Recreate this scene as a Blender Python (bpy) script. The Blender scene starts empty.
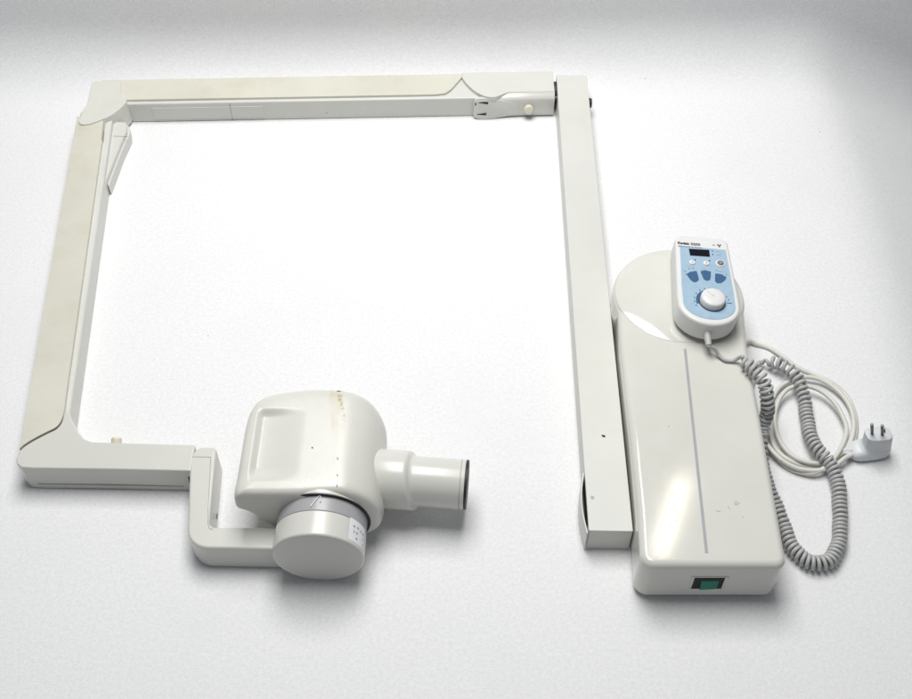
import bpy, bmesh, math, random
from mathutils import Vector, Matrix
random.seed(4)
S = bpy.context.scene
C = bpy.context.collection

# ---------------------------------------------------------------- camera
FOC, TH, DIST, CX, CY = 1060.0, math.radians(49.8), 1.5, 456.0, 349.5
CAM = Vector((0, -DIST*math.cos(TH), DIST*math.sin(TH)))
cd = bpy.data.cameras.new('camera'); cam = bpy.data.objects.new('camera', cd); C.objects.link(cam)
cam.location = CAM; cam.rotation_euler = (math.radians(90)-TH, 0, 0)
cd.sensor_width = 36; cd.lens = FOC/912*36; cd.clip_start = .02; cd.clip_end = 60
S.camera = cam
# ---------------------------------------------------------------- world, lamps, exposure
w = bpy.data.worlds.new('World'); S.world = w; w.use_nodes = True
bg = w.node_tree.nodes['Background']; bg.inputs[0].default_value = (.88, .94, 1, 1); bg.inputs[1].default_value = .18
def area(name, loc, target, sx, sy, power, col):
    l = bpy.data.lights.new(name, 'AREA'); l.shape = 'RECTANGLE'; l.size = sx; l.size_y = sy; l.energy = power; l.color = col
    o = bpy.data.objects.new(name, l); C.objects.link(o); o.location = loc
    o.rotation_euler = (Vector(target)-Vector(loc)).to_track_quat('-Z', 'Y').to_euler()
    return o
area("overhead_softbox", (-.07, .33, 1.8), (-.07, .27, 0), .85, 1.3, 40.5, (1, .995, .98))
sl = area('strip_lamp', (.70, .84, 2.0), (.22, -.30, .08), .042, .27, 1.0, (1, .90, .74))
S.view_settings.view_transform = 'Standard'; S.view_settings.look = 'None'
S.view_settings.exposure = .01; S.view_settings.gamma = 1
S.render.engine = 'CYCLES'

def at(px, py, z=0.0):
    """point of the place at height z, surveyed from the photograph"""
    d = Vector(((px-CX)/FOC, math.cos(TH)-(py-CY)/FOC*math.sin(TH), -math.sin(TH)-(py-CY)/FOC*math.cos(TH)))
    return CAM + d*((z-CAM.z)/d.z)
def at2(px, py, z=0.0):
    p = at(px, py, z); return (p.x, p.y)
def at_y(px, py, y):
    d = Vector(((px-CX)/FOC, math.cos(TH)-(py-CY)/FOC*math.sin(TH), -math.sin(TH)-(py-CY)/FOC*math.cos(TH)))
    return CAM + d*((y-CAM.y)/d.y)

# ---------------------------------------------------------------- materials
def mat(name, col, rough=.4, var=.05, vscale=9, bump=.0, bscale=400, stain=None, spec=.5, coat=0, metal=0, stain_amt=.5, stain_scale=5, specks=0):
    m = bpy.data.materials.new(name); m.use_nodes = True
    nt = m.node_tree; b = nt.nodes['Principled BSDF']
    b.inputs['Roughness'].default_value = rough; b.inputs['Metallic'].default_value = metal
    b.inputs['Specular IOR Level'].default_value = spec; b.inputs['Coat Weight'].default_value = coat
    geo = nt.nodes.new('ShaderNodeNewGeometry')
    n = nt.nodes.new('ShaderNodeTexNoise'); n.inputs['Scale'].default_value = vscale; n.inputs['Detail'].default_value = 6
    nt.links.new(geo.outputs['Position'], n.inputs['Vector'])
    r = nt.nodes.new('ShaderNodeValToRGB')
    r.color_ramp.elements[0].position = .3; r.color_ramp.elements[1].position = .7
    r.color_ramp.elements[0].color = tuple(c*(1-var) for c in col)+(1,)
    r.color_ramp.elements[1].color = tuple(min(1, c*(1+var*.6)) for c in col)+(1,)
    nt.links.new(n.outputs['Fac'], r.inputs['Fac'])
    out = r.outputs['Color']
    def mix(colr, lo, hi, scale, amt, prev, det=8):
        n2 = nt.nodes.new('ShaderNodeTexNoise'); n2.inputs['Scale'].default_value = scale; n2.inputs['Detail'].default_value = det
        n2.inputs['Roughness'].default_value = .65
        nt.links.new(geo.outputs['Position'], n2.inputs['Vector'])
        r2 = nt.nodes.new('ShaderNodeMapRange'); r2.inputs[1].default_value = lo; r2.inputs[2].default_value = hi; r2.inputs[4].default_value = amt
        nt.links.new(n2.outputs['Fac'], r2.inputs[0])
        mx = nt.nodes.new('ShaderNodeMix'); mx.data_type = 'RGBA'
        nt.links.new(r2.outputs[0], mx.inputs[0]); nt.links.new(prev, mx.inputs[6]); mx.inputs[7].default_value = colr+(1,)
        return mx.outputs[2]
    if stain: out = mix(stain, .5, .75, stain_scale, stain_amt, out)
    if specks:
        out = mix((.25, .2, .15), specks, specks+.03, 60, .7, out, 3)
    nt.links.new(out, b.inputs['Base Color'])
    # slight roughness wear
    n3 = nt.nodes.new('ShaderNodeTexNoise'); n3.inputs['Scale'].default_value = 35; n3.inputs['Detail'].default_value = 5
    nt.links.new(geo.outputs['Position'], n3.inputs['Vector'])
    r3 = nt.nodes.new('ShaderNodeMapRange'); r3.inputs[3].default_value = rough*.8; r3.inputs[4].default_value = min(1, rough*1.25)
    nt.links.new(n3.outputs['Fac'], r3.inputs[0]); nt.links.new(r3.outputs[0], b.inputs['Roughness'])
    if bump:
        n4 = nt.nodes.new('ShaderNodeTexNoise'); n4.inputs['Scale'].default_value = bscale; n4.inputs['Detail'].default_value = 3
        nt.links.new(geo.outputs['Position'], n4.inputs['Vector'])
        bp = nt.nodes.new('ShaderNodeBump'); bp.inputs['Strength'].default_value = bump; bp.inputs['Distance'].default_value = .001
        nt.links.new(n4.outputs['Fac'], bp.inputs['Height']); nt.links.new(bp.outputs[0], b.inputs['Normal'])
    return m
M = {
 'paper': mat('white_backdrop_cloth', (.775, .775, .78), .9, .06, 230, .6, 600, spec=.15, stain=(.73, .73, .74), stain_amt=.6, stain_scale=4, specks=.745),
 'bar': mat('off_white_painted_metal', (.61, .61, .575), .38, .05, 6, .10, 1200, stain=(.56, .54, .46), stain_amt=.5, specks=.735),
 'cream': mat('yellowed_plastic', (.60, .585, .505), .45, .06, 8, .12, 900, stain=(.50, .465, .36), stain_amt=.5, stain_scale=14),
 'white': mat('off_white_glossy_plastic', (.62, .615, .575), .24, .04, 6, .03, 700, stain=(.56, .54, .49), stain_amt=.22, specks=.735),
 'head': mat('head_plastic', (.62, .615, .57), .24, .05, 7, .12, 800, stain=(.54, .52, .45), stain_amt=.25),
 'cap': mat('elbow_plastic', (.605, .60, .55), .42, .05, 7, .1, 900, stain=(.54, .51, .42), stain_amt=.5),
 'tape': mat('yellowed_tape_residue', (.56, .54, .45), .6, .12, 40, .3, 500, stain=(.34, .28, .18), stain_amt=.9, stain_scale=60),
 'stainbrown': mat('brown_residue', (.30, .24, .15), .7, .2, 90),
 'box': mat('control_box_plastic', (.64, .635, .59), .085, .04, 7, .015, 700, stain=(.55, .525, .46), stain_amt=.35, specks=.74),
 'hand': mat('handset_plastic', (.70, .70, .69), .30, .03, 20, .06, 700),
 'ring': mat('grey_ring_plastic', (.36, .36, .375), .3, .08, 30),
 'black': mat('black_rubber', (.012, .012, .013), .5, .1, 30),
 'slot': mat('dark_gap', (.02, .02, .02), .8, .1, 30),
 'screen': mat('smoked_display', (.006, .006, .010), .12, .1, 30),
 'blue': mat('pale_blue_print', (.33, .46, .58), .4, .07, 90, stain=(.40, .52, .62), stain_scale=60),
 'navy': mat('dark_blue_print', (.045, .115, .24), .35, .15, 60),
 'print': mat('dark_print', (.03, .035, .06), .6, .1, 60),
 'stripe': mat('grey_print', (.33, .34, .36), .5, .06, 50),
 'greybtn': mat('grey_button', (.16, .16, .17), .45, .1, 90),
 'knob': mat('cream_knob', (.68, .64, .52), .35, .05, 30),
 'coil': mat('grey_coil_cord', (.45, .455, .445), .42, .06, 25, .1, 600),
 'cable': mat('off_white_cable', (.66, .65, .60), .42, .05, 18, .1, 600),
 'plug': mat('white_plug_plastic', (.66, .68, .70), .35, .04, 30),
 'pin': mat('dark_metal_pin', (.13, .12, .10), .4, .2, 120, metal=.6),
 'green': mat('green_rocker', (.001, .19, .12), .3, .25, 150, spec=.25),
 'paperlabel': mat('paper_label', (.75, .75, .77), .5, .03, 60),
 'groove': mat('seam_line', (.34, .34, .32), .7, .1, 50),
}

def head_stain(m):
    nt = m.node_tree; b = nt.nodes['Principled BSDF']; prev = b.inputs['Base Color'].links[0].from_socket
    def N(t, **k):
        n = nt.nodes.new(t)
        for a, v in k.items(): setattr(n, a, v)
        return n
    def math_(op, a, b_=None, c=None, clamp=False):
        n = N('ShaderNodeMath', operation=op, use_clamp=clamp)
        for i, v in enumerate((a, b_, c)):
            if v is None: continue
            if isinstance(v, (int, float)): n.inputs[i].default_value = v
            else: nt.links.new(v, n.inputs[i])
        return n.outputs[0]
    def smooth_(v, a, b_):
        n = N('ShaderNodeMapRange', interpolation_type='SMOOTHSTEP'); n.inputs[1].default_value = a; n.inputs[2].default_value = b_
        nt.links.new(v, n.inputs[0]); return n.outputs[0]
    g = N('ShaderNodeNewGeometry'); sp = N('ShaderNodeSeparateXYZ'); nt.links.new(g.outputs['Position'], sp.inputs[0])
    def noise(sc, det=4):
        n = N('ShaderNodeTexNoise'); n.inputs['Scale'].default_value = sc; n.inputs['Detail'].default_value = det
        nt.links.new(g.outputs['Position'], n.inputs['Vector']); return n.outputs['Fac']
    u = math_('ADD', sp.outputs['X'], math_('MULTIPLY', math_('ADD', sp.outputs['Y'], .16), .12))      # distance across the old tape line
    u = math_('ADD', u, .1475)
    uw = math_('ADD', u, math_('MULTIPLY', math_('SUBTRACT', noise(70), .5), .006))
    band = math_('MULTIPLY', smooth_(uw, -.0100, -.0085), math_('SUBTRACT', 1, smooth_(uw, .0070, .0085)))
    fade = math_('ADD', math_('MULTIPLY', smooth_(sp.outputs['Y'], -.238, -.205), .8), .2)
    amt = math_('MULTIPLY', math_('MULTIPLY', band, fade), smooth_(noise(45, 6), .30, .62))
    # darker dirt left at the tape's right edge
    edge = math_('MULTIPLY', smooth_(uw, .0015, .0055), math_('SUBTRACT', 1, smooth_(uw, .0068, .0085)))
    dirt = math_('MULTIPLY', math_('MULTIPLY', edge, smooth_(sp.outputs['Y'], -.225, -.185)), smooth_(noise(190, 5), .50, .62))
    for amount, col, k in ((amt, (.56, .50, .33, 1), .50), (dirt, (.27, .21, .11, 1), .75)):
        mx = N('ShaderNodeMix', data_type='RGBA'); nt.links.new(math_('MULTIPLY', amount, k), mx.inputs[0]); nt.links.new(prev, mx.inputs[6]); mx.inputs[7].default_value = col
        prev = mx.outputs[2]
    nt.links.new(prev, b.inputs['Base Color'])
head_stain(M['head'])
# ---------------------------------------------------------------- helpers
def root(name, label, cat, loc, group=None):
    o = bpy.data.objects.new(name, None); C.objects.link(o); o.location = loc; o.empty_display_size = .05
    o['label'] = label; o['category'] = cat
    if group: o['group'] = group
    return o
def base(parent):
    v = Vector((0, 0, 0))
    while parent is not None:
        v += parent.location; parent = parent.parent
    return v
def finish(name, bm, m, parent=None, sharp=35, wn=False):
    off = base(parent)
    for v in bm.verts: v.co -= off
    bmesh.ops.recalc_face_normals(bm, faces=bm.faces)
    me = bpy.data.meshes.new(name); bm.to_mesh(me); bm.free()
    for p in me.polygons: p.use_smooth = True
    me.set_sharp_from_angle(angle=math.radians(sharp))
    me.materials.append(M[m] if isinstance(m, str) else m)
    o = bpy.data.objects.new(name, me); C.objects.link(o); o.parent = parent
    if wn:
        md = o.modifiers.new('weighted_normals', 'WEIGHTED_NORMAL'); md.keep_sharp = True; md.weight = 50
    return o
def bevel(bm, r, seg=3, ang=30, only=None):
    if r <= 0: return
    es = [e for e in bm.edges if len(e.link_faces) == 2 and e.calc_face_angle(0) > math.radians(ang) and (only is None or only(e))]
    bmesh.ops.bevel(bm, geom=es, offset=r, segments=seg, affect='EDGES', profile=.5, clamp_overlap=True)
def rounded(poly, rad, n=7):
    """round the corners of a plan polygon; rad: number or list"""
    out = []; N = len(poly)
    for i in range(N):
        r = rad[i] if isinstance(rad, (list, tuple)) else rad
        p = Vector(poly[i][:2]); a = Vector(poly[i-1][:2])-p; b = Vector(poly[(i+1) % N][:2])-p
        if r <= 0 or a.length < 1e-6 or b.length < 1e-6: out.append(tuple(p)); continue
        ang = a.angle(b)
        if ang > math.radians(176): out.append(tuple(p)); continue
        t = min(r/math.tan(ang/2), a.length*.49, b.length*.49); rr = t*math.tan(ang/2)
        c = p+(a.normalized()+b.normalized()).normalized()*(rr/math.sin(ang/2))
        s = p+a.normalized()*t-c; e = p+b.normalized()*t-c
        a0 = math.atan2(s.y, s.x); a1 = math.atan2(e.y, e.x); d = (a1-a0+math.pi) % (2*math.pi)-math.pi
        for k in range(n+1):
            q = a0+d*k/n; out.append((c.x+rr*math.cos(q), c.y+rr*math.sin(q)))
    return out
def smooth(pts, n=8, closed=True):
    """catmull-rom through points of any dimension"""
    P = [Vector(p) for p in pts]; N = len(P); out = []
    rng = range(N if closed else N-1)
    for i in rng:
        if closed: a, b, c, d = P[i-1], P[i], P[(i+1) % N], P[(i+2) % N]
        else: a, b, c, d = P[max(i-1, 0)], P[i], P[i+1], P[min(i+2, N-1)]
        for k in range(n):
            t = k/n
            out.append(.5*((2*b)+(c-a)*t+(2*a-5*b+4*c-d)*t*t+(3*b-a-3*c+d)*t**3))
    if not closed: out.append(P[-1])
    return out
def prism_bm(poly, z0, z1, bev=0, seg=3, bm=None, topbev_only=False):
    nb = bmesh.new()
    lo = [nb.verts.new((p[0], p[1], z0)) for p in poly]
    f = nb.faces.new(lo)
    r = bmesh.ops.extrude_face_region(nb, geom=[f])
    bmesh.ops.translate(nb, vec=(0, 0, z1-z0), verts=[v for v in r['geom'] if isinstance(v, bmesh.types.BMVert)])
    bmesh.ops.recalc_face_normals(nb, faces=nb.faces)
    if topbev_only: bevel(nb, bev, seg, 30, lambda e: all(v.co.z > max(z0, z1)-1e-6 for v in e.verts) or abs(e.verts[0].co.z-e.verts[1].co.z) > 1e-5)
    else: bevel(nb, bev, seg)
    if bm is None: return nb
    merge(bm, nb); return bm
def merge(bm, nb, mtx=None):
    if mtx is not None: bmesh.ops.transform(nb, matrix=mtx, verts=nb.verts)
    me = bpy.data.meshes.new('tmp'); nb.to_mesh(me); nb.free(); bm.from_mesh(me); bpy.data.meshes.remove(me)
    return bm
def prism(name, poly, z0, z1, m, parent, bev=.002, seg=3, **k):
    return finish(name, prism_bm(poly, z0, z1, bev, seg, **k), m, parent, 50, bev > 0)
def frame_to(axis, origin, upv=(0, 0, 1)):
    z = Vector(axis).normalized(); u = Vector(upv); x = u.cross(z)
    if x.length < 1e-4: x = Vector((1, 0, 0)).cross(z)
    x.normalize(); y = z.cross(x)
    m = Matrix((x, y, z)).transposed().to_4x4(); m.translation = Vector(origin)
    return m
def lathe_bm(profile, n=48):
    """profile [(r,z)...] about local z, closed at r=0 ends"""
    bm = bmesh.new(); rings = []
    for r, z in profile:
        if r < 1e-6: rings.append([bm.verts.new((0, 0, z))])
        else: rings.append([bm.verts.new((r*math.cos(2*math.pi*i/n), r*math.sin(2*math.pi*i/n), z)) for i in range(n)])
    for a, b in zip(rings, rings[1:]):
        for i in range(n):
            j = (i+1) % n
            if len(a) == 1 and len(b) == 1: continue
            if len(a) == 1: bm.faces.new((a[0], b[i], b[j]))
            elif len(b) == 1: bm.faces.new((a[i], b[0], a[j]))
            else: bm.faces.new((a[i], b[i], b[j], a[j]))
    return bm
def cyl_profile(r, z0, z1, bev=.002, seg=4, b0=None, b1=None):
    b0 = bev if b0 is None else b0; b1 = bev if b1 is None else b1
    p = [(0, z0)]
    for k in range(seg+1):
        a = math.pi/2*k/seg; p.append((r-b0+b0*math.sin(a), z0+b0-b0*math.cos(a)))
    for k in range(seg+1):
        a = math.pi/2*k/seg; p.append((r-b1+b1*math.cos(a), z1-b1+b1*math.sin(a)))
    p.append((0, z1)); return p
def cyl(name, origin, axis, r, z0, z1, m, parent, bev=.002, n=56, **k):
    bm = lathe_bm(cyl_profile(r, z0, z1, bev, **k), n)
    bmesh.ops.transform(bm, matrix=frame_to(axis, origin), verts=bm.verts)
    return finish(name, bm, m, parent, 50, True)
def tube_bm(pts, r, n=10, bm=None, caps=True, closed=False):
    bm = bm or bmesh.new(); P = [Vector(p) for p in pts]
    rad = r if callable(r) else (lambda t: r)
    T = [(P[min(i+1, len(P)-1)]-P[max(i-1, 0)]).normalized() for i in range(len(P))]
    u = T[0].orthogonal().normalized(); rings = []
    for i, p in enumerate(P):
        u = (u-T[i]*u.dot(T[i])).normalized(); v = T[i].cross(u); rr = rad(i/(len(P)-1))
        rings.append([bm.verts.new(p+u*rr*math.cos(2*math.pi*k/n)+v*rr*math.sin(2*math.pi*k/n)) for k in range(n)])
    for a, b in zip(rings, rings[1:]):
        for k in range(n): bm.faces.new((a[k], a[(k+1) % n], b[(k+1) % n], b[k]))
    if caps: bm.faces.new(rings[0]); bm.faces.new(rings[-1])
    return bm
def tube(name, pts, r, m, parent, n=10): return finish(name, tube_bm(pts, r, n), m, parent, 60)
def plate_on(name, corners, thick, m, parent, bev=0):
    """thin solid from a 3-D polygon, thickened along its normal"""
    bm = bmesh.new(); V = [Vector(c) for c in corners]
    nrm = Vector((0, 0, 0))
    for i in range(len(V)): nrm += V[i].cross(V[(i+1) % len(V)])
    nrm.normalize()
    f = bm.faces.new([bm.verts.new(v) for v in V])
    r = bmesh.ops.extrude_face_region(bm, geom=[f])
    bmesh.ops.translate(bm, vec=nrm*thick, verts=[v for v in r['geom'] if isinstance(v, bmesh.types.BMVert)])
    bmesh.ops.recalc_face_normals(bm, faces=bm.faces)
    bevel(bm, bev, 2)
    return finish(name, bm, m, parent)
def quadline(p, q, w):
    """plan rectangle of width w along p-q"""
    p = Vector(p[:2]); q = Vector(q[:2]); d = (q-p).normalized(); n = Vector((-d.y, d.x))*w/2
    return [tuple(p-n), tuple(q-n), tuple(q+n), tuple(p+n)]

# ---------------------------------------------------------------- backdrop: a cloth sweep, rising behind, bent down on the right to darken that side
def sweep(s, s0, R, top):
    d = s-s0
    if d <= 0: return s, 0.0
    if d < R*math.pi/2:
        a = d/R; return s0+R*math.sin(a), R-R*math.cos(a)
    return s0+R, min(top, R+d-R*math.pi/2)
bm = bmesh.new(); NU, NV = 170, 170; g = []
for j in range(NV+1):
    sy = -.66+(2.76)*j/NV; row = []
    for i in range(NU+1):
        sx = -2.2+(3.95)*i/NU
        e0_ = .555+.05*math.sin(sy*2.1+.5); d_ = max(0, sx-e0_)             # invented droop at the right: cloth turned from the lamp to darken there
        Rd, am = .22, math.radians(25)
        x = sx if d_ <= 0 else (e0_+Rd*math.sin(d_/Rd) if d_ < Rd*am else e0_+Rd*math.sin(am)+(d_-Rd*am)*math.cos(am))
        dz = 0 if d_ <= 0 else (Rd-Rd*math.cos(d_/Rd) if d_ < Rd*am else Rd-Rd*math.cos(am)+(d_-Rd*am)*math.sin(am))
        y, zy = sweep(sy, .625-.02*math.cos(sx*1.7+1.0), .085, .55)
        z = zy-dz
        z += .0012*math.sin(3*sx+1.7*sy)*math.sin(2.2*sy-sx) * (1 if zy > .02 else 0)
        row.append(bm.verts.new((x, y, z)))
    g.append(row)
for j in range(NV):
    for i in range(NU): bm.faces.new((g[j][i], g[j][i+1], g[j+1][i+1], g[j+1][i]))
bd = finish('backdrop', bm, 'paper', None, 180); bd['kind'] = 'structure'

# ================================================================ the x-ray arm
ARM = root('dental_xray_arm', 'jointed off-white x-ray arm of square bars ending in a rounded head and cone', 'x-ray arm', (-.15, .1, 0))

# ---- wall bar (right)
HB = .043
A = Vector(at2(571.5, 75, HB)); B = Vector(at2(611, 531, HB)); Wb = .0527
dx = (A-B).normalized(); nx = Vector((dx.y, -dx.x))
q = [B-nx*Wb/2, B+nx*Wb/2, A+nx*Wb/2, A-nx*Wb/2]
wall = prism('wall_bar', rounded(q, .0012, 2), .0, HB, 'bar', ARM, .0016)
def wb(t, s, z): v = B+dx*t+nx*s; return Vector((v.x, v.y, z))      # along, across
L = (A-B).length
# bowed steel flange at the foot of the bar, open slit behind it
fl = []
for k in range(13):
    t = k/12; off = .0045*math.sin(math.pi*t)
    fl.append((-.002+.085*t, -Wb/2-.0022-off))
poly = [tuple((B+dx*a+nx*b)) for a, b in fl]+[tuple((B+dx*a+nx*(b+.0014))) for a, b in reversed(fl)]
prism('flange', poly, .003, HB-.002, 'bar', wall, .0)
plate_on('slit', [wb(.012, -Wb/2-.0004, HB-.004), wb(.078, -Wb/2-.0004, HB-.004), wb(.078, -Wb/2-.0004, HB-.016), wb(.012, -Wb/2-.0004, HB-.030)], -.0012, 'slot', wall)
cyl('end_plug', wb(L-.006, Wb/2-.006, HB-.008), (dx.x, dx.y, 0), .006, 0, .010, 'black', wall, .002, 24)
cyl('bolt', wb(L-.055, Wb/2-.002, HB-.018), (nx.x, nx.y, 0), .0085, 0, .009, 'black', wall, .002, 24)
prism('chip', [tuple(Vector(at2(x, y, HB))) for x, y in [(601.5, 434.8), (605.3, 435.6), (605, 437.6), (602, 436.6)]], HB-.001, HB+.0004, 'slot', wall, 0)

# ---- horizontal arm
HH = .0385
def ha(x, t, z=0): return Vector((x, .5304+.0296*x+t, z))
def hp(x, t): v = ha(x, t); return (v.x, v.y)
X0, X1 = -.632, .070
harm = prism('horizontal_arm', [hp(-.60, 0), hp(X1, 0), hp(X1, .062), hp(-.60, .062)], .0, HH, 'bar', ARM, .0028)
# cream cover with a diagonal end
cp = [hp(-.615, .0065), hp(-.035, .0065), hp(-.018, .009), hp(-.008, .020), hp(.004, .042), hp(.014, .0605), hp(.020, .0640), hp(-.615, .0640)]
prism('cover', rounded(cp, [0, .006, .01, 0, 0, .004, .0, 0], 4), HH-.006, HH+.0045, 'cream', harm, .0022)
# raised strip along the front and panel seams
prism('front_panel', [hp(-.520, -.0012), hp(-.330, -.0012), hp(-.330, .003), hp(-.520, .003)], .006, HH-.0085, 'bar', harm, .0006)
plate_on('panel_seam', [ha(-.3865, -.0014, .001), ha(-.3855, -.0014, .001), ha(-.3855, -.0014, HH-.004), ha(-.3865, -.0014, HH-.004)], -.0008, 'groove', harm)
# joint shroud at the right end
SH = .0442
sx0, sx1 = .052, .1690
sec = [(-.0056, .004), (-.0056, SH-.012), (-.003, SH-.005), (.003, SH-.0012), (.010, SH), (.058, SH), (.065, SH-.004), (.067, SH-.012), (.067, .004)]
def extr_x(name, sections, m, parent, bev=0, sharp=30):
    bm = bmesh.new(); rings = []
    for x, s in sections: rings.append([bm.verts.new(ha(x, t, z)) for t, z in s])
    for a, b in zip(rings, rings[1:]):
        for k in range(len(a)): bm.faces.new((a[k], a[(k+1) % len(a)], b[(k+1) % len(a)], b[k]))
    bm.faces.new(rings[0]); bm.faces.new(rings[-1])
    bmesh.ops.recalc_face_normals(bm, faces=bm.faces)
    bevel(bm, bev, 2, 50)
    return finish(name, bm, m, parent, sharp)
sec = [tuple(v) for v in smooth(sec, 4, False)]
def zscale(f, s): return [(t, .002+(z-.002)*f) for t, z in s]
shroud = extr_x('joint_shroud', [(.058, zscale(.93, sec)), (.072, zscale(.96, sec)), (.10, zscale(.99, sec)), (sx1, sec)], 'white', ARM, .0006)
# pointed top plate of the shroud
tpx = [(462.5, 80), (466, 84.5), (472, 90.5), (480, 95.8), (488, 98.4), (496, 98.6)]
tpp = [hp(.0095, .064)]+[tuple(v) for v in smooth([at2(x, y-1.5, SH) for x, y in tpx], 4, False)]+[hp(.090, .0060), hp(sx1-.0006, .0060), hp(sx1-.0006, .064)]
prism('top_plate', tpp, HH-.002, SH+.0008, 'white', shroud, .0006)
sst0 = lambda z: max(0, 1-z/.012)
# clip cheek on the front, bulging below
ck = [(.032, HH+.001), (.042, HH+.003), (.060, HH+.002), (.085, HH-.004), (.104, HH-.008), (.110, HH-.016), (.110, .0045), (.092, .0040), (.080, .0028), (.068, .0012), (.052, .0004), (.040, .0012), (.032, .004), (.030, .008), (.030, HH-.006)]
bm = bmesh.new()
fr = [bm.verts.new(ha(x, -.0060-.005*sst0(z)*max(0, 1-max(0, x-.055)/.05), z)) for x, z in ck]; bk = [bm.verts.new(ha(x, -.0010, z)) for x, z in ck]
bm.faces.new(fr); bm.faces.new(bk)
for k in range(len(ck)): bm.faces.new((fr[k], fr[(k+1) % len(ck)], bk[(k+1) % len(ck)], bk[k]))
bmesh.ops.recalc_face_normals(bm, faces=bm.faces); bevel(bm, .0008, 2)
finish('clip_cheek', bm, 'white', shroud)
def fr_slot(name, pts, d=-.0066):
    plate_on(name, [ha(x, d, z) for x, z in pts], -.0012, 'slot', shroud)
fr_slot('slot', [(.038, HH-.0055), (.055, HH-.0090), (.055, HH-.0045), (.046, HH-.0045)], -.0068)
fr_slot('slot', [(.036, .0105), (.052, .0085), (.052, .0125), (.044, .0120)], -.0098)
fr_slot('slit', [(.0325, .013), (.0345, .013), (.0345, HH-.006), (.0325, HH-.006)], -.0069)
cyl('knob', ha(.1250, -.004, .018), (0, -1, .25), .0085, 0, .011, 'knob', shroud, .003, 28)
cyl('pivot_disc', ha(sx1, .031, .0215), (1, 0, 0), .0205, -.002, .012, 'black', ARM, .001, 40)
cyl('pivot_screw', ha(sx1+.001, .002, .034), (1, 0, 0), .003, 0, .008, 'pin', ARM, .001, 16)

# ---- vertical arm (left)
HV = .041
ax = Vector(at2(63.3, 200, HV)); bx_ = Vector(at2(20.5, 440, HV)); dv = (ax-bx_).normalized(); nv = Vector((dv.y, -dv.x))
def va(t, s): v = bx_+dv*t+nv*s; return (v.x, v.y)      # t up the arm from the lower end, s to the right
Lv = .775
WV = .056
sec_o = [va(-.02, .0), va(Lv-.09, .0), va(Lv-.075, .012), va(Lv-.06, .03), va(Lv-.05, WV), va(.03, WV)]
varm = prism('vertical_arm', sec_o, .0, HV-.004, 'bar', ARM, .004)
ce = [(65.2, 399), (63.6, 411), (61.0, 420.5), (56, 427.0), (47, 431.6), (38, 436.2), (29.5, 441.0), (23, 445.4), (19.3, 449.0)]
ces = [tuple(v) for v in smooth([at2(x, y, HV+.003) for x, y in ce], 4, False)]
cvp = [va(Lv-.112, -.0008), va(Lv-.112, .0462)]+ces
prism('cover', cvp, HV-.012, HV+.003, 'cream', varm, .0022)
# elbow cap
ec = [(95, 80.5), (92, 83), (89.5, 92), (87, 103.5), (81.8, 113), (78.4, 120.6), (79.3, 123.6), (83.5, 124.4), (90, 123.4), (98, 120.6), (107, 117), (114.4, 112.6), (121, 107.5), (126, 102), (126.3, 99.8), (124.7, 97.8), (121, 92), (121, 81)]
ecap = prism('elbow_cap', [at2(x, y, HV+.006) for x, y in ec], .004, HV+.006, 'cap', ARM, .0016)
ecap2 = [(101, 121), (104.5, 119), (101.6, 139), (100.5, 142)]
prism('edge_gap', [at2(x, y, HV+.0005) for x, y in [(104, 119.5), (105.2, 119), (102.7, 140.5), (101.6, 141)]], HV-.008, HV+.0032, 'groove', varm, 0)
# flared fin under the elbow
fn = [(112.5, 121.5), (126, 122.5), (126.5, 130), (117.5, 151), (107, 178), (103.5, 186), (103, 186), (106, 150)]
fin = prism('fin', rounded([at2(x, y, .028) for x, y in fn], [0, .002, .004, .03, .05, 0, 0, 0], 4), .002, .028, 'bar', ARM, .0015)
fn2 = [(125, 124), (129.5, 127), (129.8, 134), (121.5, 152), (109.5, 184), (108, 187), (108, 160)]
prism('fin_lip', rounded([at2(x, y, .019) for x, y in fn2], .002, 3), .001, .019, 'bar', fin, .001)
prism('seam', quadline(at2(113.8, 136.2, .028), at2(127.6, 136.6, .028), .0012), .0275, .0284, 'groove', fin, 0)

# ---- lower arm
HL = .0465
ce2 = [tuple(v) for v in smooth([at2(x+.4, y+1.6, HL) for x, y in ce[1:]], 4, False)][::-1]
la = [(15.9, 459), (16.3, 463.5), (21, 467.2), (31, 468), (110, 469), (190.6, 470.8), (195.2, 444.6), (120, 442.6), (92, 441.6), (84, 438.5), (77.5, 431), (71.5, 420), (69, 411)]
lp = [Vector((0, 0))]+[Vector(at2(x, y, HL)) for x, y in la]
low = prism('lower_arm', rounded([tuple(v) for v in lp[1:]]+ce2[::-1], [.006, .006, .004, .004, 0, 0, 0, 0, .01, .01, .01, .01, .002]+[0]*len(ce2), 5), .0, HL, 'white', ARM, .0030, 4)
prism('groove', quadline((at(40, 482, .006).x, at(40, 468, HL).y+.0007), (at(186, 482, .006).x, at(186, 470.5, HL).y+.0007), .0022), .010, .0115, 'groove', low, 0)
bt = at(116.5, 441, .035)
cyl('button', (bt.x, bt.y-.003, .033), (0, .8, .5), .0066, -.004, .0085, 'knob', low, .003, 24)
j0 = at(193, 457, .03)
jp = Vector((at(192.5, 458, HL-.018).x, (lp[6].y+lp[7].y)/2, .024))
cyl('pivot_disc', (jp.x+.003, jp.y, .0232), (1, 0, 0), .0222, -.003, .008, 'black', ARM, .001, 40)

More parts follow.
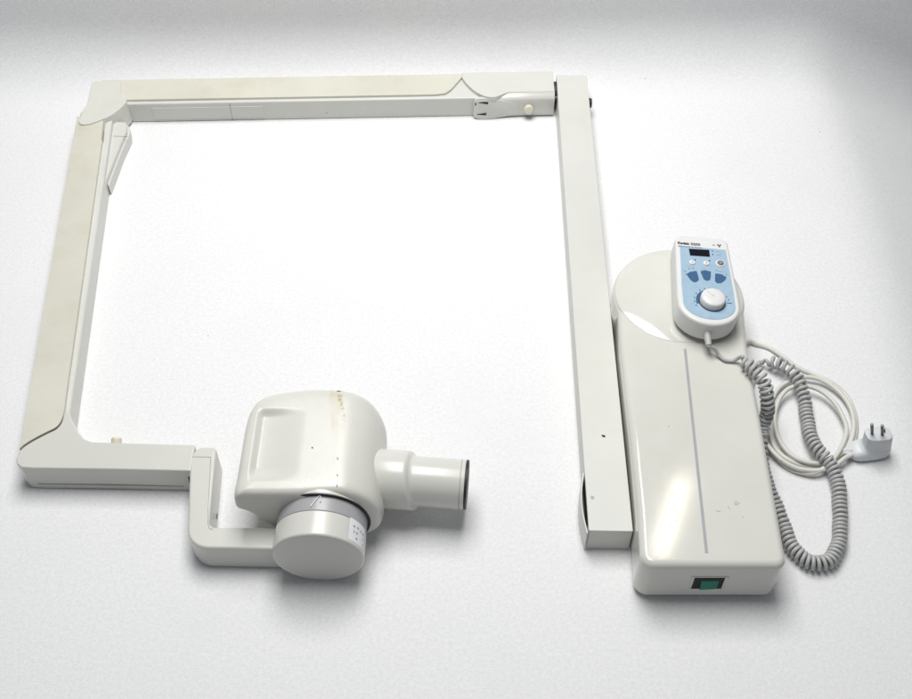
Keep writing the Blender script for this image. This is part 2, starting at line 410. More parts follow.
# ---- yoke
HY = .046
yk = [(195.8, 446.2), (216.5, 446.8), (209.6, 523), (211, 526), (214, 527), (290, 527), (290, 549.5), (187, 547.5), (189.8, 461)]
yk = [at2(x, y, HY) for x, y in yk]
yoke = prism('yoke', rounded(yk, [.012, .006, 0, 0, .004, 0, 0, .028, .02], 8), .0, HY, 'white', ARM, .0042, 4)
sm = [(192.6, 456.8), (210.8, 457.2), (207.6, 523), (209.5, 528.5), (213, 529.5)]
P2 = [Vector(at2(x, y, HY)) for x, y in sm]
pb = bmesh.new()
for a, b in zip(P2, P2[1:]): merge(pb, prism_bm(quadline(a, b, .0007), HY-.001, HY+.0003))
finish('panel_seam', pb, 'groove', yoke)
xm = at(209.9, 516, HY).x; plate_on('mark', [Vector((xm+.0003, at(214, 517, .015).y+q_, z_)) for q_, z_ in ((-.003, .0145), (.004, .0150), (.004, .0172), (-.003, .0165))], .0008, 'slot', yoke)

# ---- swivel hub, ring and tube head
RT = math.radians(-1.5)
hx = Vector((math.cos(RT), math.sin(RT), 0)); hy = Vector((-math.sin(RT), math.cos(RT), 0))
HC = Vector((-.1595, -.3620, .0535))
hub = cyl('swivel_hub', HC, hy, .0535, 0, .0325, 'white', ARM, .004, 96, b0=.0035, b1=.0015)
ring = cyl('swivel_ring', HC, hy, .0530, .0328, .064, 'ring', ARM, .001, 96)
# arm of the yoke blending into the hub
bl = []
for k in range(9):
    t = k/8; x = -.232+.045*t; e = t*t*(3-2*t)
    yf = -.344-.006*t; yb = -.3075
    z1 = HY+.022*e; z0 = 0
    bl.append((x, yf, yb, z0, z1))
bm = bmesh.new(); rr = []
for x, yf, yb, z0, z1 in bl:
    rr.append([bm.verts.new(p) for p in [(x, yf+.002, z0), (x, yf, z0+.004), (x, yf, z1-.005), (x, yf+.0015, z1-.0015), (x, yf+.005, z1), (x, yb-.005, z1), (x, yb, z1-.004), (x, yb, z0)]])
for a, b in zip(rr, rr[1:]):
    for k in range(8): bm.faces.new((a[k], a[(k+1) % 8], b[(k+1) % 8], b[k]))
bm.faces.new(rr[0]); bm.faces.new(rr[-1])
#finish('hub_arm', bm, 'white', yoke, 50)
bm.free()
# paper label bent round the hub, with small illegible print
def hubpt(a, t, r): return HC + hx*(r*math.cos(a)) + Vector((0, 0, 1))*(r*math.sin(a)) + hy*t
bm = bmesh.new(); a0, a1 = math.radians(12), math.radians(46)
gr = [[bm.verts.new(hubpt(a0+(a1-a0)*i/10, t, .0538)) for i in range(11)] for t in (.005, .033)]
gi = [[bm.verts.new(hubpt(a0+(a1-a0)*i/10, t, .0532)) for i in range(11)] for t in (.005, .033)]
for i in range(10):
    bm.faces.new((gr[0][i], gr[0][i+1], gr[1][i+1], gr[1][i])); bm.faces.new((gi[0][i], gi[0][i+1], gi[1][i+1], gi[1][i]))
    bm.faces.new((gr[0][i], gr[0][i+1], gi[0][i+1], gi[0][i])); bm.faces.new((gr[1][i], gr[1][i+1], gi[1][i+1], gi[1][i]))
lab = finish('paper_label', bm, 'paperlabel', hub)
bm = bmesh.new()
for row, (t0, n) in enumerate([(.009, 3), (.016, 4), (.023, 4)]):
    for k in range(n):
        if random.random() < .15: continue
        a = a0+(a1-a0)*(.14+.2*k+random.uniform(-.02, .02)); da = math.radians(random.uniform(1.2, 2.8)); t = t0+random.uniform(-.001, .001)
        vs = [bm.verts.new(hubpt(a+u*da, t+v, .0541)) for u, v in ((0, 0), (1, .0006), (1, .0022), (.2, .0019))]
        bm.faces.new(vs)
finish('label_print', bm, 'print', lab)
# thin white arrow-like line on the ring
sc = [hubpt(math.radians(98), .037, .0540), hubpt(math.radians(93), .045, .0540), hubpt(math.radians(89), .051, .0540), hubpt(math.radians(87), .050, .0540), hubpt(math.radians(86.5), .043, .0540)]
tube('surface_mark', smooth(sc, 6, False), .0007, 'paperlabel', ring, 6)

# tube head: dense pebble surface with grip recess
ho = [(-.2555, -.311), (-.2560, -.285), (-.2560, -.25), (-.2555, -.21), (-.2520, -.187), (-.2430, -.171), (-.226, -.1625), (-.205, -.158), (-.18, -.1545), (-.155, -.153), (-.130, -.1545), (-.110, -.160), (-.097, -.169), (-.089, -.182), (-.0865, -.20), (-.0865, -.25), (-.0865, -.285), (-.087, -.302), (-.094, -.3105), (-.12, -.312), (-.16, -.312), (-.20, -.312), (-.24, -.312)]
hs = smooth(ho, 9)
cxh, cyh = -.165, -.235
def sst(a, b, v):
    t = max(0, min(1, (v-a)/(b-a))); return t*t*(3-2*t)
def head_z(x, y, s, top):
    n = 18.0
    e = max(0., 1-s**n)**(1/3.4)
    R = .056; x0 = -.142
    if x > x0: k = math.sqrt(max(0, 1-((x-x0)/(R*1.02))**2))**1.0
    else: k = 1
    if top:
        h = (.0570)*k*e if x > x0 else .0570*e
        z = .055+h
        if x < x0: z = .088+(.1135-.088)*e+ (0)*k
        # blend between flat-left and round-right
        w_ = sst(-.19, -.13, x)
        zl = .088+.0255*e; zr = .055+.0585*k*e
        z = zl*(1-w_)+zr*w_
        # grip recess
        u = (x+.2405+.03*(y+.235)*0); v = y
        m_ = sst(-.2420, -.2335, x)*(1-sst(-.232, -.180, x))*sst(-.296, -.272, y)*(1-sst(-.1990, -.1880, y))
        z -= .0075*m_
        return z
    zlb = .085-.075*sst(-.262, -.200, x)
    kk = math.sqrt(max(0, 1-((x-x0)/(R*1.02))**2)) if x > x0 else 1
    w_ = sst(-.19, -.13, x)
    base_l = zlb+(.088-zlb)*(1-e); base_r = .055-.052*kk*e
    return base_l*(1-w_)+base_r*w_
bm = bmesh.new(); NR = 110
def ringpts(s, top): 
    return [bm.verts.new((cxh+(p.x-cxh)*s, cyh+(p.y-cyh)*s, head_z(cxh+(p.x-cxh)*s, cyh+(p.y-cyh)*s, s, top))) for p in hs]
svals = [math.sin(math.pi/2*k/NR)**.9 for k in range(1, NR+1)]
for top in (True, False):
    c0 = bm.verts.new((cxh, cyh, head_z(cxh, cyh, 0, top))); prev = None
    for s in svals:
        cur = ringpts(s, top)
        for i in range(len(cur)):
            j = (i+1) % len(cur)
            if prev is None: bm.faces.new((c0, cur[i], cur[j]))
            else: bm.faces.new((prev[i], cur[i], cur[j], prev[j]))
        prev = cur
bmesh.ops.remove_doubles(bm, verts=bm.verts, dist=.00012)
head = finish('tube_head', bm, 'head', ARM, 75)
hb = cyl('head_collar', HC+hy*.052+Vector((0, 0, .0005)), hy, .0575, .0, .035, 'head', head, .003, 96, b0=.002)
cyl('dark_gap', HC+hy*.0515+Vector((0, 0, .0004)), hy, .0569, .0, .004, 'black', head, .0002, 96)
# tape residue strip following the top
def head_top(x, y):
    # radial parameter from outline
    best = 0
    dxx, dyy = x-cxh, y-cyh; L_ = math.hypot(dxx, dyy) or 1e-9; a = math.atan2(dyy, dxx)
    m_ = None
    for p in hs:
        b = math.atan2(p.y-cyh, p.x-cxh); d = abs((b-a+math.pi) % (2*math.pi)-math.pi)
        if m_ is None or d < m_[0]: m_ = (d, math.hypot(p.x-cxh, p.y-cyh))
    return head_z(x, y, min(1, L_/m_[1]), True)
def strip(name, p0, p1, w_, m, ragged=0, n=34, off=.0004, parent=head, tmask=None):
    bm = bmesh.new(); p0 = Vector(p0); p1 = Vector(p1); d = (p1-p0).normalized(); nn = Vector((d.y, -d.x)); R = []
    for k in range(n+1):
        c = p0+(p1-p0)*k/n; wl = w_/2*(1+random.uniform(-ragged, ragged)); wr = w_/2*(1+random.uniform(-ragged, ragged))
        if tmask: f = tmask(k/n); wl *= f; wr *= f
        row = []
        for u in (-1, -.33, .33, 1):
            q = c+nn*(u*(wr if u > 0 else wl)); row.append(bm.verts.new((q.x, q.y, head_top(q.x, q.y)+off)))
        R.append(row)
    for a, b in zip(R, R[1:]):
        for k in range(3): bm.faces.new((a[k], a[k+1], b[k+1], b[k]))
    return finish(name, bm, m, parent)
bm_ = None
for i in range(3):
    y = -.160-i*.0085+random.uniform(-.002, .002); x = -.1455-(y+.16)*-.13*-1*.0+(-.16-y)*.13+random.uniform(-.0008, .0008)
    ln = random.uniform(.001, .0045) if i else .004
    strip('brown_fleck', (x, y), (x+.0004, y-ln), random.uniform(.0007, .0019) if i else .0045, 'stainbrown', .5, 5, .0008)
for (x, y) in [(-.1390, -.262), (-.1378, -.285), (-.1372, -.299)]:
    strip('brown_fleck', (x, y), (x+.0004, y-.003), .0012, 'stainbrown', .5, 4, .0006)
strip('black_dot', at2(312.5, 448.5, .111), (at2(312.5, 448.5, .111)[0]+.0002, at2(312.5, 448.5, .111)[1]-.0016), .0016, 'slot', .2, 3, .0006)

# cone
CA = math.radians(-5)
cdv = Vector((math.cos(CA), math.sin(CA), 0)); CO = Vector((-.122, -.2500, .0550))
prof = [(0, 0), (.0355, 0), (.0362, .001), (.0362, .066), (.0360, .0685), (.0352, .0700), (.0334, .0716), (.0316, .0726), (.0306, .0740)]
bm = lathe_bm(prof+[(.0303, .078), (0, .078)], 72)
# the collar's lip is cut on a slant: shift far rim with height
for v in bm.verts:
    if v.co.z > .06: v.co.z += v.co.x*.0
mt = frame_to(cdv, CO); bmesh.ops.transform(bm, matrix=mt, verts=bm.verts)
for v in bm.verts:
    t = (v.co-CO).dot(cdv)
    if t > .06: v.co += cdv*(-(v.co.z-.055)*.22)
finish('cone_collar', bm, 'white', ARM, 40)
bm = lathe_bm([(.0303, .05), (.0303, .1325), (.0300, .1335), (.0288, .1335), (.0288, .06)], 72)
bmesh.ops.transform(bm, matrix=mt, verts=bm.verts)
cone = finish('cone', bm, 'white', ARM, 40)
bm = lathe_bm([(.0298, .1336), (.0303, .1340), (.0303, .1362), (.0296, .1368), (.0, .1368), (0, .134), (.0298, .1336)], 72)
bmesh.ops.transform(bm, matrix=mt, verts=bm.verts); finish('end_ring', bm, 'black', cone, 40)
bm = lathe_bm([(.03045, .128), (.0306, .1281), (.0306, .1287), (.03045, .1288)], 72)
bmesh.ops.transform(bm, matrix=mt, verts=bm.verts); finish('rim_line', bm, 'groove', cone, 40)

# ================================================================ control box
BH = .078
BOX = root('control_box', 'glossy off-white box with rounded end, grey stripe and green switch, right of the bar', 'control box', (.30, -.15, 0))
cc = Vector((.3075, .0330)); cr = .0905
out = [(.2080, -.385), (.3735, -.385), (.3810, -.20), (.3862, -.06)]
for k in range(0, 33):
    a = math.radians(-18)+math.radians(216)*k/32
    out.append((cc.x+cr*math.cos(a), cc.y+cr*math.sin(a)))
out.append((.2178, -.06)); out.append((.2158, -.20)); out.append((.2128, -.31))
rb = [.016, .013, .2, .05]+[0]*33+[.05, .2, .2]
body = prism('housing', rounded(out, rb, 8), .003, BH, 'box', BOX, .0085, 6, topbev_only=False)
prism('foot', [(.226, -.370), (.366, -.370), (.366, .02), (.226, .02)], 0, .006, 'black', body, 0)
# shallow turned dish of the housing's round end: raised disc with soft shoulder, tilting up to the back
prof = [(0, .0058), (.03, .0056), (.055, .0048), (.072, .0036), (.080, .0024), (.0835, .0014), (.0860, .0008), (.0872, .0003), (.0877, -.0002), (.088, -.002), (0, -.002)]
bm = lathe_bm(prof, 128); bmesh.ops.translate(bm, vec=(cc.x, cc.y, BH), verts=bm.verts)
disc = finish('round_cap', bm, 'box', body, 50)
prism('stripe', quadline(at2(685, 349, BH), at2(706.6, 553, BH), .0034), BH-.001, BH+.0004, 'stripe', BOX, 0)
# scuffs
for pts in ([(737, 502.5), (740, 503.4)], [(716, 510.5), (718.5, 511.6), (720.5, 511)], [(742, 516.5), (743.5, 518)], [(728, 506), (730, 510)], [(676, 520), (677, 522)]):
    P3 = [Vector((*at2(x, y, BH), BH+.0001)) for x, y in pts]
    tube('surface_mark', P3, .0003, 'stripe', body, 5)
bm = lathe_bm([(.0008, 0), (.0026, 0), (.0028, .0004), (.0008, .0004)], 16)
p = at(736, 503, BH); bmesh.ops.translate(bm, vec=(p.x, p.y, BH+.0001), verts=bm.verts); finish('stain_ring', bm, 'tape', body)
# power switch on the front
Yf = -.385
def fp(x, z, d=0): return Vector((x, Yf-d, z))
pc = at_y(708, 583, Yf); sx, sz = pc.x, pc.z
bmf = bmesh.new()
def boxbm(bm, x0, x1, y0, y1, z0, z1, bev=0):
    nb = bmesh.new(); bmesh.ops.create_cube(nb, size=1)
    for v in nb.verts: v.co = Vector((x0 if v.co.x < 0 else x1, y0 if v.co.y < 0 else y1, z0 if v.co.z < 0 else z1))
    bevel(nb, bev, 2); merge(bm, nb)
for (x0, x1, z0, z1) in [(-.0215, .0215, .0135, .0160), (-.0215, .0215, -.0160, -.0135), (-.0215, -.0175, -.0135, .0135), (.0175, .0215, -.0135, .0135)]:
    boxbm(bmf, sx+x0, sx+x1, Yf-.0006, Yf+.001, sz+z0, sz+z1, .0004)
sw = finish('power_switch', bmf, 'box', BOX)
nb = bmesh.new(); boxbm(nb, sx-.0174, sx+.0174, Yf-.0003, Yf+.0008, sz-.0134, sz+.0134); finish('well', nb, 'slot', sw)
nb = bmesh.new()
V = [fp(sx-.0085, sz-.0105, .0002), fp(sx+.0115, sz-.0105, .0002), fp(sx+.0115, sz+.0060, .0002), fp(sx-.0085, sz+.0060, .0002),
     fp(sx-.0085, sz-.0105, .0036), fp(sx+.0115, sz-.0105, .0022), fp(sx+.0115, sz+.0050, .0008), fp(sx-.0085, sz+.0050, .0008), fp(sx-.0085, sz-.0010, .0020), fp(sx+.0115, sz-.0060, .0014)]
v = [nb.verts.new(p) for p in V]
for f in [(0, 1, 2, 3), (0, 1, 5, 4), (4, 5, 9, 8), (8, 9, 6, 7), (3, 2, 6, 7), (0, 4, 8, 7, 3), (1, 5, 9, 6, 2)]: nb.faces.new([v[i] for i in f])
finish('rocker', nb, 'green', sw, 10)

# ================================================================ handset
HS = root('control_handset', 'white hand control with pale blue keypad, black display and round dial, resting on control box', 'handset', (.335, -.02, BH))
ZP = .1185                                                          # height of the face at the dial
hrot = math.radians(-3.5)
hm = Matrix.Translation((.3335, -.0225, ZP)) @ Matrix.Rotation(hrot, 4, 'Z') @ Matrix.Rotation(math.radians(3.5), 4, 'Y') @ Matrix.Rotation(math.radians(.8), 4, 'X')
hmi = hm.inverted()
def hloc(px, py):
    """photo point on the handset's face -> face coordinates"""
    o = hmi @ CAM; p = hmi @ at(px, py, .05); d = p-o; t = -o.z/d.z; q = o+d*t; return (q.x, q.y)
def hs_obj(name, bm, m, parent, sharp=35):
    bmesh.ops.transform(bm, matrix=hm, verts=bm.verts); return finish(name, bm, m, parent, 50 if name == 'body' else sharp, name == 'body')
ol = [(-.0365, .128), (.0365, .128), (.0395, .06), (.0415, .01)]
for k in range(1, 20):
    a = math.radians(0)-math.radians(180)*k/20; ol.append((.0415*math.cos(a), .002+.0375*math.sin(a)))
ol += [(-.0415, .01), (-.0395, .06)]
rl = [.012, .012, .3, .1]+[0]*19+[.1, .3]
ol_r = rounded(ol, rl, 7)
def inset(poly, k, c=(0, .04)): return [(c[0]+(x-c[0])*(1-k/.041), c[1]+(y-c[1])*(1-k/.085)) for x, y in poly]
hbody = hs_obj('body', prism_bm(ol_r, -.0325, 0, .0042, 5), 'hand', HS)
# face prints
def pr_(name, pts, m, h0=.0002, h1=.0006, parent=None): return hs_obj(name, prism_bm(pts, h0-.0012, h1), m, parent or hbody)
bl_ = [(-.0315, .1045), (.0318, .1045), (.0345, .03), (.0345, .0)]
for k in range(1, 16):
    a = -math.pi*k/16; bl_.append((.0345*math.cos(a), .0+.0262*math.sin(a)))
bl_ += [(-.0345, .0), (-.0345, .03)]
panel = pr_('face_print', rounded(bl_, [.001, .001, .2, .1]+[0]*15+[.1, .2], 6), 'blue')
def rect(cx, cy, w_, h_, a=0):
    ca, sa = math.cos(a), math.sin(a)
    return [(cx+x*ca-y*sa, cy+x*sa+y*ca) for x, y in ((-w_/2, -h_/2), (w_/2, -h_/2), (w_/2, h_/2), (-w_/2, h_/2))]
def circ(cx, cy, r, n=24): return [(cx+r*math.cos(2*math.pi*k/n), cy+r*math.sin(2*math.pi*k/n)) for k in range(n)]
pr_('display', [hloc(688.6, 249.2), hloc(709.0, 250.4), hloc(709.8, 257.2), hloc(690, 255.8)], 'screen', .0003, .0011, HS)
def text(name, s, x, y, size, m, bold=0, width=None):
    cu = bpy.data.curves.new('t', 'FONT'); cu.body = s; cu.size = size; cu.extrude = .00012; cu.offset = bold
    o = bpy.data.objects.new('t', cu); C.objects.link(o)
    dg = bpy.context.evaluated_depsgraph_get(); me = bpy.data.meshes.new_from_object(o.evaluated_get(dg))
    bpy.data.objects.remove(o)
    bm = bmesh.new(); bm.from_mesh(me)
    x1 = max(v.co.x for v in bm.verts); x0 = min(v.co.x for v in bm.verts)
    k = (width/(x1-x0)) if width else 1
    for v in bm.verts: v.co = Vector((x+(v.co.x-x0)*k, y+v.co.y, .0006+v.co.z))
    return hs_obj(name, bm, m, hbody)
tx, ty = hloc(677.6, 243.4)
text('printed_name', 'Kodak', tx, ty-.0008, .0056, 'print', .00022, .0165)
text('printed_number', '2200', tx+.0180, ty-.0008, .0056, 'print', .00010, .0135)
text('printed_line', 'Intraoral X-ray System', tx+.0005, ty-.0062, .0034, 'print', .00004, .0330)
wx, wy = hloc(713.5, 245.0)
pr_('warning_mark', [(wx-.0018, wy-.0014), (wx+.0018, wy-.0014), (wx, wy+.0018)], 'stripe', parent=hbody)
tb = bmesh.new(); gx, gy = hloc(719, 245.6)
for k in range(3):
    a = math.radians(30+120*k); P4 = [(gx+.0011*math.cos(a-.5), gy+.0011*math.sin(a-.5)), (gx+.0032*math.cos(a-.5), gy+.0032*math.sin(a-.5)), (gx+.0032*math.cos(a+.5), gy+.0032*math.sin(a+.5)), (gx+.0011*math.cos(a+.5), gy+.0011*math.sin(a+.5))]
    merge(tb, prism_bm(P4, 0, .0006))
merge(tb, prism_bm(circ(gx, gy, .0006, 10), 0, .0006))
hs_obj('trefoil_mark', tb, 'print', hbody)
for (px, py) in ((712.2, 251.4), (712.6, 254.9)):
    a, b = hloc(px, py); pr_('indicator', circ(a, b, .0009, 12), 'print', .0003, .0012, HS)
for (px, py, w_) in ((717.6, 251.8, .0068), (718, 255.2, .0060), (683, 270.6, .001), (703.3, 270, .007), (720, 271.7, .0075)):
    a, b = hloc(px, py); pr_('small_print', rect(a, b, w_, .0008, -.02), 'stripe', .0004, .0009)
# two white keys with symbols, tiny lamps beside them
for (px, py, px2, py2) in ((692, 263, 694.9, 260.3), (706, 263.8, 709.4, 261.2)):
    a, b = hloc(px, py); kk = hs_obj('key', prism_bm(circ(a, b, .0042, 26), -.001, .0022, .0008), 'hand', HS)
    hs_obj('symbol', prism_bm(rect(a, b, .0010, .0042, -.3), .001, .0025), 'stripe', kk)
    a, b = hloc(px2, py2); hs_obj('indicator', prism_bm(circ(a, b, .0010, 12), -.001, .0012), 'print', HS)
a, b = hloc(720.2, 263.9)
rbn = hs_obj('round_button', prism_bm(circ(a, b, .0066, 32), -.001, .0018, .0008), 'hand', HS)
hs_obj('button_cap', prism_bm(circ(a, b, .0046, 28), .001, .0026, .0005), 'greybtn', rbn)
hs_obj('button_mark', prism_bm(circ(a, b, .0016, 14), .002, .0029), 'stripe', rbn)
# three dark blue selector windows
for pts in ([(686.3, 274.6), (690, 272.2), (696.4, 271.2), (697.6, 275), (698.8, 280.2), (696.5, 282.3), (694, 282.7), (690.5, 280.5)],
            [(700.2, 271.6), (705, 270.8), (710.8, 272), (710.6, 277), (709.9, 280.4), (706.3, 281.2), (703.5, 279.5)],
            [(715, 273.8), (721, 274.6), (726.6, 277.8), (724.5, 281), (721, 283.4), (717, 283.6), (714.8, 281.5)]):
    pr_('selector_print', rounded([hloc(*p) for p in pts], .0012, 3), 'navy', .0003, .0010)
for (px, py) in ((684.9, 271.7), (688.9, 269.2), (693.2, 268.6), (716.3, 270.6), (726.2, 275), (686, 274.5)):
    a, b = hloc(px, py); pr_('figure_print', rect(a, b, .0009, .0018, -.1), 'print', .0004, .0009)
# dial with scale
a, b = hloc(711.8, 302.0); DX, DY = a, b
ar = []; 
for k in range(17): t = math.radians(118+78*k/16); ar.append((DX+.0212*math.cos(t), DY+.0212*math.sin(t)))
for k in range(17): t = math.radians(196-78*k/16); ar.append((DX+.0150*math.cos(t), DY+.0150*math.sin(t)))
pr_('dial_band', ar, 'navy', .0004, .0010)
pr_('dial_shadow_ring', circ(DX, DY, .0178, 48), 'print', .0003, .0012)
for k, t in enumerate([202, 185, 168, 148, 128, 110, 92, 70, 48, 28, 14, 0]):
    t = math.radians(t); r_ = .0232
    pr_('scale_mark', rect(DX+r_*math.cos(t), DY+r_*math.sin(t)*1.02, .0011 if k < 11 else .0065, .0022 if k < 11 else .0008, 0), 'print', .0004, .0010)
prof = [(0, 0), (.0164, 0), (.0166, .001), (.0163, .0075), (.0155, .0092), (.0135, .0102), (.006, .0106), (0, .0106)]
bm = lathe_bm(prof, 60)
for v_ in bm.verts:
    r_ = math.hypot(v_.co.x, v_.co.y)
    if r_ > .012 and v_.co.z > .0005:
        f = 1-.018*(.5+.5*math.cos(15*math.atan2(v_.co.y, v_.co.x))); v_.co.x *= f; v_.co.y *= f
bmesh.ops.translate(bm, vec=(DX, DY, .001), verts=bm.verts)
dial = hs_obj('dial', bm, 'hand', HS, 50)
bm = prism_bm(rounded(rect(DX-.0045, DY+.0055, .0022, .0130, .7), .0008, 3), .0100, .0124, .0005); hs_obj('pointer', bm, 'hand', dial)
# strain relief
e0 = hm @ Vector((-.002, -.0340, -.018)); e1 = hm @ Vector((-.0005, -.053, -.021))
SRA = e0; 
tube('strain_relief', [e0+(e1-e0)*k/9 for k in range(10)], lambda t: .0052-.0014*t+.0004*math.sin(t*28), 'coil', HS, 18)

# ================================================================ coiled cord
CRD = root('coiled_cord', 'grey springy coiled cord looping from the handset down beside the control box', 'cord', (.47, -.2, 0))
lead = [e0+(e1-e0)*.7, e1, at(714.6, 349, .0905), at(718.6, 354.8, .0835), at(725, 360, BH+.0032), at(732, 360.8, BH+.0034), at(737.5, 358.6, BH+.008), at(741.5, 356.4, BH+.016)]
path = [at(741.5, 359.5, BH+.0118), at(747, 364, BH+.0118), at(753, 369, BH+.0118), at(758.5, 374.5, BH+.0112), at(763, 381, BH+.009), at(766, 389, BH+.002), at(767.3, 398, .069), at(767.6, 407, .056), at(767, 415, .041),
        Vector((.4010, -.150, .0265)), Vector((.3960, -.172, .0150)), Vector((.3925, -.205, .0122)), Vector((.3940, -.240, .0120)), Vector((.3985, -.268, .0120)), Vector((.4015, -.288, .0120)), at(786.5, 534, .012), at(792, 546, .012), at(801, 556.5, .012), at(813, 562.5, .012), at(826, 562, .012), at(835.5, 552, .012), at(839.5, 537, .012),
        at(840, 519, .012), at(839.5, 500, .012), at(837.5, 481, .013), at(832, 466.5, .016), at(824.5, 456.5, .019), at(815, 446, .019), at(809.5, 433, .016), at(806.5, 416, .014), at(804, 398, .016), at(799.5, 383, .020), at(791.5, 371, .021), at(781, 364.8, .019), at(771, 361.8, .014), at(763.5, 362.2, .012)]
pts = smooth(path, 30, False)
Ls = [0]
for a_, b_ in zip(pts, pts[1:]): Ls.append(Ls[-1]+(b_-a_).length)
tot = Ls[-1]
def pitch(f):
    if f < .10: return .0078
    if .12 < f < .25: return .0088
    if f > .93: return .0092
    if f > .86: return .0080
    if .38 < f < .58: return .0058
    return .0064
hel = []; u = None; i = 0; d = 0; ph = 0; step = .00034
Tprev = None
while d < tot-1e-5:
    while Ls[i+1] < d: i += 1
    f = (d-Ls[i])/(Ls[i+1]-Ls[i]); p = pts[i].lerp(pts[i+1], f); T = (pts[min(i+2, len(pts)-1)]-pts[max(i-1, 0)]).normalized()
    u = T.orthogonal().normalized() if u is None else (u-T*u.dot(T)).normalized()
    v_ = T.cross(u); fr_ = d/tot
    Rr = .0071*min(1, max(.15, d/.008), max(.3, (tot-d)/.010))
    Rr *= 1+.03*math.sin(d*61)
    wob = Vector((math.sin(d*173), math.cos(d*211), 0))*.0004
    hel.append(p+u*Rr*math.cos(ph)+v_*Rr*math.sin(ph)+wob)
    ph += 2*math.pi*step/pitch(fr_); d += step
allp = smooth([tuple(x) for x in lead], 8, False)
end = [hel[-1], at(757, 366, .006), Vector((.397, -.085, .006)), Vector((.380, -.085, .008))]
full = allp[:-1] + smooth([tuple(allp[-1]), tuple((allp[-1]+hel[6])/2+Vector((0, 0, .003))), tuple(hel[6])], 6, False)[:-1] + hel[6:] 
tube('cord', full, .0025, 'coil', CRD, 9)
CRDe = tube('end_sleeve', smooth([tuple(x) for x in end], 6, False), .0036, 'coil', CRD, 10)

# ================================================================ mains cable with plug
PW = root('power_cable', 'off-white mains cable coiled in loops beside the control box, with angled two-pin plug', 'cable', (.45, -.08, 0))
def loop(cx_, cy_, rx, ry, a0_, a1_, n, z, dz=0):
    return [at(cx_+rx*math.cos(math.radians(a0_+(a1_-a0_)*k/n)), cy_+ry*math.sin(math.radians(a0_+(a1_-a0_)*k/n)), z+dz*k/n) for k in range(n+1)]
rc = .0031
cp_ = [Vector((.375, -.03, .012)), at(746, 342, .008), at(757, 344.5, rc), at(770, 348.5, rc), at(782, 356, rc+.002)]
cp_ += [at(797, 367, rc), at(813, 374.2, rc), at(829, 381.5, rc+.002), at(844, 393, rc), at(853, 409, rc), at(856, 426, rc), at(853, 442, rc), at(845, 455, rc), at(833, 463, rc), at(818, 466.5, rc), at(802, 465.5, rc), at(787, 459, rc+.001), at(776, 449, rc), at(770, 434, rc), at(768.8, 416, rc), at(772, 400, rc+.001), at(779, 388, rc+.003), at(791, 380.5, rc+.006), at(805, 377, .010)]
cp_ += [at(821, 380, .0095), at(836, 389, .0095), at(848, 403, .0090), at(853.5, 419, .0088), at(852, 437, .0090), at(843, 452, .0092), at(828, 461.5, .0092), at(811, 463, .0095), at(795, 457.5, .0095), at(783, 446, .0095), at(776, 430, .0098), at(775, 413, .0105), at(780, 398, .0125), at(790, 388, .015), at(805, 386, .0155)]
cp_ += [at(820, 390.5, .0150), at(833, 401, .0150), at(842, 415, .0145), at(846.5, 430, .0140), at(841, 448, .0145), at(829, 464, .0135), at(814, 473, .008), at(797, 471.5, .0040), at(786, 466, rc), at(775.5, 456.5, rc+.001), at(768.5, 449, rc+.002), at(765.5, 444.5, .0085), at(767, 444.5, .0120), at(774, 453, .0120), at(782, 460.5, .0110)]
# inner crossing part returns to the plug over the outside of the loops
back = [at(766, 443, .0098)]
cable = tube('cable', smooth([tuple(x) for x in cp_], 8, False), rc, 'cable', PW, 12)
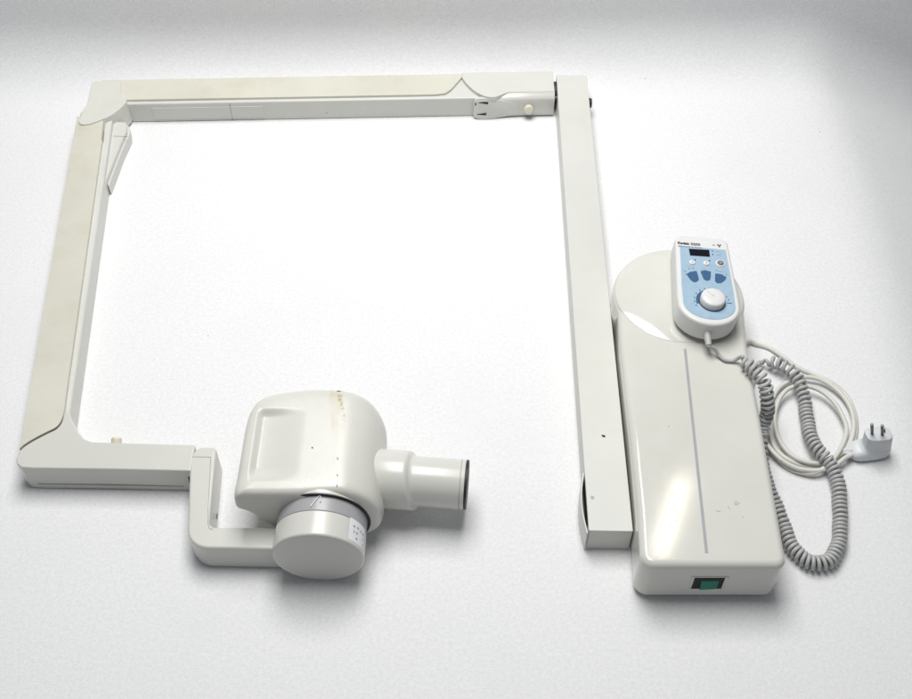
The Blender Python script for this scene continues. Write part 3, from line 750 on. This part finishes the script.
# plug
pb0 = at(870.5, 456.5, 0); PX, PY = pb0.x, pb0.y
prt = math.radians(8)
PM = Matrix.Translation((PX, PY+.006, 0)) @ Matrix.Rotation(prt, 4, 'Z') @ Matrix.Scale(1.13, 4)
def supere(rx, ry, n_, e=2.4, cx_=0, cy_=0):
    o_ = []
    for k in range(n_):
        t = 2*math.pi*k/n_; c_, s_ = math.cos(t), math.sin(t)
        o_.append((cx_+rx*math.copysign(abs(c_)**(2/e), c_), cy_+ry*math.copysign(abs(s_)**(2/e), s_)))
    return o_
def loft_bm(rings):
    bm = bmesh.new(); R = [[bm.verts.new(p) for p in r] for r in rings]
    for a_, b_ in zip(R, R[1:]):
        for k in range(len(a_)): bm.faces.new((a_[k], a_[(k+1) % len(a_)], b_[(k+1) % len(a_)], b_[k]))
    bm.faces.new(R[0]); bm.faces.new(R[-1]); return bm
R_ = []
for z, rx, ry, cx_, in [(.0, .018, .009, -.003), (.001, .0215, .0115, -.003), (.004, .0240, .0130, -.0035), (.009, .0242, .0132, -.0035), (.0125, .0225, .0125, -.002), (.015, .0190, .0115, .001), (.017, .0168, .0108, .0035), (.020, .0160, .0104, .0045), (.030, .0157, .0102, .0048), (.0365, .0155, .0100, .0050), (.0380, .0150, .0095, .0050), (.0384, .0140, .0086, .0050)]:
    R_.append([(x, y, z) for x, y in supere(rx, ry, 44, 3.3, cx_)])
for rg in R_:
    for k, p in enumerate(rg):
        if p[2] > .0125: rg[k] = (p[0]-.22*(p[2]-.0125), p[1], p[2]+.10*(p[2]-.0125)/.026*(-p[0])*.6)
bm = loft_bm(R_); bmesh.ops.transform(bm, matrix=PM, verts=bm.verts)
plug = finish('plug', bm, 'plug', PW, 60)
nk = [PM @ Vector(p) for p in ((-.036, .001, .0085), (-.030, .0006, .0085), (-.024, 0, .0085))]
tube('strain_relief', nk, lambda t: .0046+.0010*t, 'plug', plug, 16)
for (x, y, h_, r_) in ((-.0030, .001, .026, .0020), (.0080, -.0015, .025, .0020), (.0120, .0025, .006, .0015)):
    o_ = PM @ Vector((x-.0050, y, .0375)); cyl('pin', o_, (-.34, -.12, 1), r_, 0, h_, 'pin', plug, .0008, 16)
tail = [ at(802, 469.5, .0100), at(818, 470.5, .0105), at(834, 466, .0115), at(845, 458, .0120), at(851, 454.5, .0110), nk[0]+(nk[0]-nk[2])*.25, nk[1]]
tube('cable_end', smooth([tuple(at(782, 460.5, .0110)), tuple(at(792, 466.2, .0102))]+[tuple(x) for x in tail], 8, False), rc, 'cable', PW, 12)
